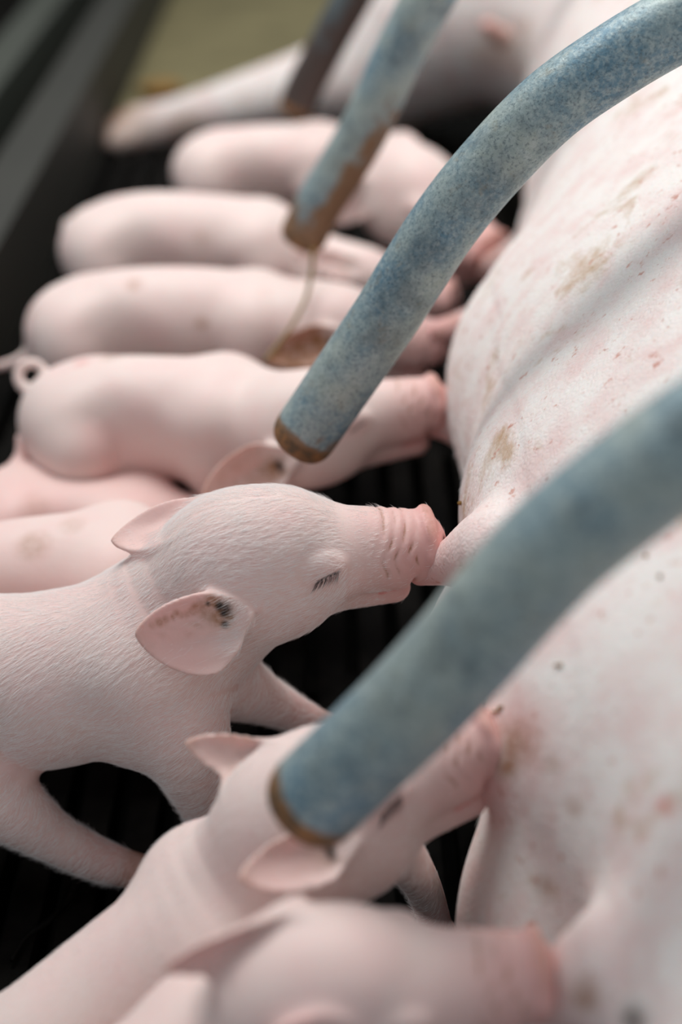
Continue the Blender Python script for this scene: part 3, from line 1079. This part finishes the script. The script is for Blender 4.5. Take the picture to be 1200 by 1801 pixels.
# behind it: a piglet whose head is hidden by the sharp one
piglet('piglet back directly behind the sharp piglet\'s raised ear, head hidden',
       (PD(400, 1020, 0.82), PD(560, 1000, 0.87), 0.0, 0.85),
       [(PD(370, 1030, 0.80), 0.024), (PD(300, 1015, 0.80), 0.030), (PD(210, 1015, 0.80), 0.036), (PD(90, 1025, 0.80), 0.0370), (PD(-30, 1040, 0.80), 0.0360), (PD(-140, 1055, 0.80), 0.032)],
       legs=[leg_down(PD(220, 1070, 0.79), PH(230, 1250, 0.01), 0.004), leg_down(PD(230, 1050, 0.84), PH(250, 1180, 0.01), 0.004),
             leg_down(PD(-130, 1090, 0.79), PH(-150, 1250, 0.01), -0.006), leg_down(PD(-120, 1070, 0.84), PH(-140, 1190, 0.01), -0.006)],
       ears=[dict(NEAR_EAR), dict(FAR_EAR)], fine=0.0026, coarse=0.0036, base_pink=0.18,
       marks=[(PD(60, 960, 0.77), 0.008, 0.45, 1), (PD(130, 935, 0.78), 0.007, 0.35, 1)])

piglet('shadowed piglet lying low between two others, only its flank showing',
       (PD(420, 974, 0.922), PD(560, 1004, 0.922), 0.0, 0.85),
       [(PD(370, 959, 0.912), 0.022), (PD(310, 949, 0.912), 0.027), (PD(240, 944, 0.912), 0.033), (PD(140, 939, 0.912), 0.036), (PD(60, 934, 0.912), 0.035), (PD(10, 924, 0.912), 0.030)],
       legs=[leg_down(PD(250, 974, 0.892), PH(270, 1030, 0.01), 0.004), leg_down(PD(30, 974, 0.892), PH(30, 1020, 0.01), -0.004)],
       ears=[dict(NEAR_EAR)], fine=0.0028, coarse=0.0036, base_pink=0.30,
       tail=([PD(28, 900, 0.93), PD(25, 845, 0.93), PD(38, 795, 0.93), PD(36, 768, 0.93)], [0.006, 0.005, 0.0045, 0.0035]),
       marks=[(PD(60, 900, 0.882), 0.010, 0.35, 1)])

# P5
t5 = curl(PD(57, 664, 0.945), (1, 0, 0), (0, 0.5, 0.866), 0.0088, -0.95, (-0.002, 0.004, 0), start=-1.0, r0=0.0042, r1=0.003)
t5 = ([PD(105, 690, 0.94), PD(85, 690, 0.94)] + t5[0], np.concatenate([[0.006, 0.005], t5[1]]))
_, FR['five'] = piglet('piglet behind the sharp one with a curled tail, its face under the sharp bar',
       (PD(565, 750, 0.89), PD(768, 708, 0.89), math.radians(-4), 1.02),
       [(PD(520, 745, 0.905), 0.026), (PD(450, 735, 0.92), 0.032), (PD(390, 735, 0.925), 0.037), (PD(290, 737, 0.93), 0.0395), (PD(200, 738, 0.935), 0.040), (PD(130, 742, 0.94), 0.0365)],
       legs=[leg_down(PD(400, 790, 0.91), PH(420, 930, 0.01), 0.004), leg_down(PD(420, 770, 0.96), PH(440, 890, 0.01), 0.004),
             leg_down(PD(140, 800, 0.91), PH(110, 930, 0.01), -0.010), leg_down(PD(140, 780, 0.96), PH(110, 890, 0.01), -0.010)],
       ears=[dict(w=((500, 815, 0.865), (352, 885, 0.855), (0.3, 0.4, 0.85)), wp=14, wn=20, cup=6, curl=3, flood=0.35, dirt=1.0),
             dict(f=((-26, 12, -20), (-66, 0, -22), (0.3, 0.5, -0.8)), wp=13, wn=14, cup=4, curl=2)],
       tail=t5, fine=0.0013, coarse=0.003, hair=0, base_pink=0.10,
       marks=[(PD(195, 632, 0.92), 0.006, 0.4, 1), (PD(145, 640, 0.92), 0.006, 0.5, 0), (PD(170, 790, 0.9), 0.02, 0.3, 0)])

# P4
piglet('brown spotted piglet with a brown stained ear beside the hanging straw',
       (PD(625, 590, 1.03), PD(775, 605, 1.02), math.radians(-4), 1.0),
       [(PD(585, 590, 1.035), 0.026), (PD(520, 580, 1.045), 0.032), (PD(450, 573, 1.05), 0.037), (PD(330, 568, 1.05), 0.0395), (PD(210, 572, 1.05), 0.039), (PD(125, 585, 1.05), 0.034)],
       legs=[leg_down(PD(440, 620, 1.03), PH(450, 740, 0.01), 0.004), leg_down(PD(450, 600, 1.08), PH(460, 710, 0.01), 0.004),
             leg_down(PD(130, 630, 1.03), PH(105, 740, 0.01), -0.008), leg_down(PD(130, 610, 1.08), PH(105, 710, 0.01), -0.008)],
       ears=[dict(w=((590, 600, 1.005), (465, 635, 0.99), (0.3, 0.45, 0.85)), wp=14, wn=15, cup=6, curl=2, flood=0.95, dirt=1.0),
             dict(f=((-24, 12, -20), (-60, 12, -26), (0.3, 0.5, -0.8)), wp=13, wn=14, cup=4, curl=2)],
       tail=([PD(75, 590, 1.05), PD(55, 615, 1.05), PD(30, 635, 1.05), PD(-5, 645, 1.05)], [0.006, 0.0045, 0.004, 0.003]),
       fine=0.0013, coarse=0.0032, base_pink=0.10,
       marks=[(PD(238, 508, 1.02), 0.006, 0.8, 1), (PD(355, 570, 1.01), 0.005, 0.55, 1), (PD(110, 565, 1.02), 0.0045, 0.5, 1), (PD(135, 580, 1.015), 0.0045, 0.5, 1), (PD(160, 550, 1.02), 0.005, 0.35, 1),
              (PD(75, 560, 1.03), 0.008, 0.5, 1), (PD(465, 530, 1.02), 0.009, 0.35, 0)])

# P3
piglet('plump pale piglet with an orange tipped ear below the third bar',
       (PD(640, 510, 1.165), PD(790, 530, 1.15), math.radians(-4), 1.0),
       [(PD(590, 500, 1.17), 0.026), (PD(530, 465, 1.18), 0.032), (PD(460, 437, 1.185), 0.037), (PD(350, 430, 1.19), 0.0405), (PD(250, 430, 1.19), 0.041), (PD(180, 440, 1.19), 0.036)],
       legs=[leg_down(PD(470, 480, 1.16), PH(480, 600, 0.01), 0.004), leg_down(PD(480, 470, 1.21), PH(490, 570, 0.01), 0.004),
             leg_down(PD(185, 490, 1.17), PH(165, 600, 0.01), -0.008), leg_down(PD(185, 480, 1.22), PH(165, 570, 0.01), -0.008)],
       ears=[dict(w=((630, 478, 1.14), (512, 443, 1.13), (0.3, 0.5, 0.8)), wp=13, wn=11, cup=5, curl=2, tipdirt=1.0),
             dict(f=((-24, 12, -20), (-60, 10, -26), (0.3, 0.5, -0.8)), wp=13, wn=14, cup=4, curl=2)],
       tail=([PD(150, 425, 1.19), PD(130, 408, 1.19), PD(118, 395, 1.19)], [0.006, 0.0055, 0.004]),
       fine=0.0022, coarse=0.0034, base_pink=0.08,
       marks=[(PD(130, 385, 1.18), 0.006, 0.4, 1), (PD(265, 345, 1.18), 0.005, 0.35, 1), (PD(355, 420, 1.15), 0.008, 0.22, 1)])

# P2
_, FR['two'] = piglet('farthest piglet, bright forehead seen between the third and the sharp bar',
       (PD(695, 325, 1.29), PD(860, 450, 1.22), math.radians(-6), 1.32),
       [(PD(690, 290, 1.32), 0.026), (PD(620, 285, 1.335), 0.031), (PD(560, 288, 1.345), 0.035), (PD(480, 292, 1.35), 0.037), (PD(420, 297, 1.35), 0.037), (PD(365, 305, 1.35), 0.034)],
       legs=[leg_down(PD(560, 330, 1.32), PH(570, 440, 0.01), 0.004), leg_down(PD(560, 320, 1.38), PH(570, 420, 0.01), 0.004),
             leg_down(PD(365, 340, 1.33), PH(350, 440, 0.01), -0.008), leg_down(PD(365, 335, 1.38), PH(350, 420, 0.01), -0.008)],
       ears=[dict(f=((-16, 2, 24), (-30, -30, 42), (0.5, 0.2, 0.9)), wp=13, wn=16, cup=5, curl=3, dirt=0.2),
             dict(f=((-24, 12, -20), (-56, 14, -26), (0.3, 0.5, -0.8)), wp=13, wn=14, cup=4, curl=2)],
       fine=0.0022, coarse=0.0034, base_pink=0.10,
       marks=[(PD(652, 322, 1.27), 0.006, 0.5, 0), (PD(540, 265, 1.33), 0.012, 0.3, 0)])

# P7 below the near bar
_, FR['seven'] = piglet('piglet under the nearest bar, one ear standing up, closed white lidded eye',
       (PD(600, 1415, 0.560), PD(858, 1300, 0.566), math.radians(-14), 0.92),
       [(PD(570, 1440, 0.57), 0.029), (PD(510, 1505, 0.575), 0.033), (PD(385, 1645, 0.58), 0.0365), (PD(235, 1770, 0.585), 0.037), (PD(90, 1880, 0.585), 0.037), (PD(-50, 1980, 0.585), 0.035)],
       legs=[([PD(640, 1480, 0.56), PD(700, 1500, 0.60), PD(745, 1560, 0.66), PD(770, 1640, 0.70)], [0.017, 0.011, 0.0085, 0.008], True),
             leg_down(PD(340, 1720, 0.58), PH(350, 1920, 0.01), 0.004), leg_down(PD(-60, 2020, 0.58), PH(-80, 2150, 0.01), -0.004)],
       ears=[dict(w=((590, 1500, 0.532), (415, 1548, 0.512), (0.3, 0.6, 0.7)), wp=13, wn=12, cup=5, curl=2, dirt=0.5, tipdirt=1.0),
             dict(w=((505, 1345, 0.57), (325, 1305, 0.575), (0.7, -0.3, 0.6)), wp=11, wn=10, cup=5, curl=2, flood=0.15, tipdirt=1.0, canal=0.0)],
       fine=0.0013, coarse=0.003, hair=16000, hair_len=0.006, lashes=True, base_pink=0.10,
       marks=[(PD(820, 1310, 0.53), 0.008, 0.4, 1), (PD(275, 1620, 0.53), 0.006, 0.25, 0)])

# P8 nearest
_, FR['eight'] = piglet('nearest blurred piglet along the bottom edge, seen from above its forehead',
       (PD(600, 1752, 0.475), PD(945, 1716, 0.475), math.radians(2), 0.89),
       [(PD(590, 1775, 0.483), 0.026), (PD(525, 1830, 0.488), 0.030), (PD(385, 1940, 0.495), 0.0355), (PD(200, 2035, 0.50), 0.039), (PD(60, 2135, 0.505), 0.039), (PD(-60, 2210, 0.505), 0.036)],
       legs=[leg_down(PD(350, 1990, 0.49), PH(360, 2320, 0.01), 0.004), leg_down(PD(-60, 2260, 0.50), PH(-80, 2420, 0.01), -0.004)],
       ears=[dict(w=((600, 1830, 0.452), (440, 1850, 0.44), (0.3, 0.6, 0.7)), wp=12, wn=11, cup=5, curl=2, dirt=0.3),
             dict(w=((505, 1608, 0.470), (283, 1702, 0.462), (0.55, 0.1, 0.8)), wp=11, wn=9, cup=6, curl=2, flood=0.12, dirt=0.3, canal=0.0)],
       fine=0.0013, coarse=0.003, hair=9000, hair_len=0.005, base_pink=0.16, marks=[])

def mouth_of(fr, f=76, u=-15.5, s=0):
    o, R, S = fr
    return o + (np.array([f, u, s]) @ R) * 0.001 * S


teats = [  # base, tip, radii, blend
    (PD(862, 965, 0.650), mouth_of(FR['main'], 76, -15, 3), 0.017, 0.0065, 0.02),
    (PD(860, 725, 0.90), mouth_of(FR['five']), 0.018, 0.0065, 0.02),
    (PD(865, 562, 1.02), PD(772, 582, 1.00), 0.016, 0.008, 0.02),
    (PD(935, 440, 1.14), mouth_of(FR['two']), 0.017, 0.009, 0.02),
    (PD(945, 1320, 0.57), mouth_of(FR['seven']), 0.018, 0.0065, 0.02),
    (PD(1060, 1710, 0.475), mouth_of(FR['eight']), 0.017, 0.008, 0.02),
    (PD(885, 66, 1.50), PD(858, 45, 1.48), 0.012, 0.008, 0.02),
]
SOW, SV, SQ = sow()

fn = np.cross(SV[SQ[:, 2]] - SV[SQ[:, 0]], SV[SQ[:, 3]] - SV[SQ[:, 1]])
ar = np.linalg.norm(fn, axis=1) * 0.5
fn = fn / (2 * ar[:, None] + 1e-12)
cen = SV[SQ].mean(1)
toc = EYE - cen
vis = (np.einsum('ij,ij->i', fn, toc) > 0) & (cen[:, 1] > 0.30) & (cen[:, 1] < 0.85) & (cen[:, 0] > 0.06) & (cen[:, 0] < 0.34)
idx = rng.choice(len(SQ), 15000, p=ar * vis / (ar * vis).sum())
P = SV[SQ[idx]]
w = rng.dirichlet(np.ones(4), 15000)
P = (P * w[:, :, None]).sum(1)
D = np.array([-0.45, -1.0, -0.2]) + rng.normal(0, 0.3, (15000, 3))
D = D - fn[idx] * np.einsum('ij,ij->i', D, fn[idx])[:, None]
D /= np.linalg.norm(D, axis=1)[:, None]
HV, HT = needles(P - fn[idx] * 0.0003, D, fn[idx], 0.006 * rng.uniform(0.5, 1.2, 15000), 0.00006, 0.3)
ho = link_mesh('bristles', HV, HT, M_HAIR, parent=SOW, smooth=False)
ho['kind'] = 'stuff'
ho['label'] = 'sparse fine white bristles'

# ------------------------------------------------------------------ small loose things
M_STRAW, nt, bs = mat_new('straw')
tc = nd(nt, 'ShaderNodeTexCoord').outputs['Object']
c = mixc(nt, noise(nt, 60, 3, 0.5, tc), (0.30, 0.20, 0.06), (0.10, 0.06, 0.02))
nt.links.new(c, bs.inputs['Base Color'])
bs.inputs['Roughness'].default_value = 0.6
M_DUNG, nt, bs = mat_new('dried_dirt')
tc = nd(nt, 'ShaderNodeTexCoord').outputs['Object']
c = mixc(nt, noise(nt, 200, 3, 0.5, tc), (0.34, 0.19, 0.04), (0.16, 0.08, 0.02))
nt.links.new(c, bs.inputs['Base Color'])
bs.inputs['Roughness'].default_value = 0.8

P = catmull([PD(551, 437, 1.0), PD(549, 475, 1.0), PD(538, 525, 0.995), PD(515, 570, 0.985), PD(490, 605, 0.975), PD(464, 636, 0.965)], 6)
V, F, _ = tube(P, np.linspace(0.0017, 0.0012, len(P)), 8, True, True)
tag(link_mesh('straw_stalk', V, F, M_STRAW), 'thin bent straw hanging from the third bar\'s tip over a piglet\'s back', 'straw')
P = catmull([PH(135, 1555, 0.004), PH(120, 1585, 0.005), PH(85, 1620, 0.006), PH(45, 1650, 0.004), PH(20, 1690, 0.004)], 6)
V, F, _ = tube(P, np.linspace(0.0022, 0.0012, len(P)), 8, True, True)
tag(link_mesh('wet_straw', V, F, M_FLOOR), 'dark wet straw lying on the slats at the lower left', 'straw')

sow_bv = BVHTree.FromPolygons([tuple(x) for x in SV], [tuple(int(t) for t in x) for x in SQ])


def on_sow(px, py):
    r = Vector(ray(px, py)).normalized()
    h = sow_bv.ray_cast(Vector(EYE), r)
    return (np.array(h[0]), np.array(h[1])) if h[0] is not None else (None, None)


def crumb(name, label, px, py, r, seed, grp='dirt crumbs on the sow'):
    p, n = on_sow(px, py)
    if p is None:
        return
    rg = np.random.default_rng(seed)
    V, F = [], []
    for i in range(6):
        th = math.pi * i / 5
        for j in range(8):
            ph = 2 * math.pi * j / 8
            q = np.array([math.sin(th) * math.cos(ph) * 1.2, math.sin(th) * math.sin(ph), math.cos(th) * 0.8])
            V.append(p + n * r * 0.4 + q * r * (0.8 + 0.4 * rg.random()))
    for i in range(5):
        for j in range(8):
            F.append((i * 8 + j, (i + 1) * 8 + j, (i + 1) * 8 + (j + 1) % 8, i * 8 + (j + 1) % 8))
    tag(link_mesh(name, V, F, M_DUNG), label, 'dirt', grp)


def clump(px, py, h, r, seed, label):
    p = PH(px, py, h)
    rg = np.random.default_rng(seed)
    n, m = 9, 14
    V, F = [], []
    for i in range(n):
        th = math.pi * i / (n - 1)
        for j in range(m):
            ph = 2 * math.pi * j / m
            q = np.array([math.sin(th) * math.cos(ph) * 1.3, math.sin(th) * math.sin(ph), math.cos(th) * 0.45])
            V.append(p + q * r * (0.85 + 0.3 * rg.random()))
    for i in range(n - 1):
        for j in range(m):
            F.append((i * m + j, (i + 1) * m + j, (i + 1) * m + (j + 1) % m, i * m + (j + 1) % m))
    tag(link_mesh('dung_clump', V, F, M_DUNG), label, 'dirt')


clump(285, 155, 0.014, 0.024, 5, 'orange brown clump of dirt on the solid floor behind the sow\'s hoof')
crumb('dirt_crumb', 'tiny ochre crumb on the udder above the sharp piglet\'s snout', 812, 885, 0.0013, 1)
crumb('dirt_crumb', 'dark crumb on the sow just below the nearest bar\'s right end', 1137, 978, 0.0008, 2)
crumb('dirt_crumb', 'brown crumb on the sow at the frame\'s right edge', 1162, 1014, 0.0009, 3)
for nm, lb, pts, r in (('straw_bit', 'short orange straw bit lying on the sow\'s flank', [(978, 1171), (984, 1171), (990, 1170)], 0.0005),
                       ('dirt_curl', 'curly brown dirt thread on the sow above a snout', [(868, 1252), (874, 1253), (880, 1250), (879, 1245), (886, 1244)], 0.0005)):
    pp = [on_sow(*q) for q in pts]
    if all(a is not None for a, _ in pp):
        P = catmull([a + n * 0.0006 for a, n in pp], 4)
        V, F, _ = tube(P, r, 6, True, True)
        tag(link_mesh(nm, V, F, M_DUNG), lb, 'dirt')
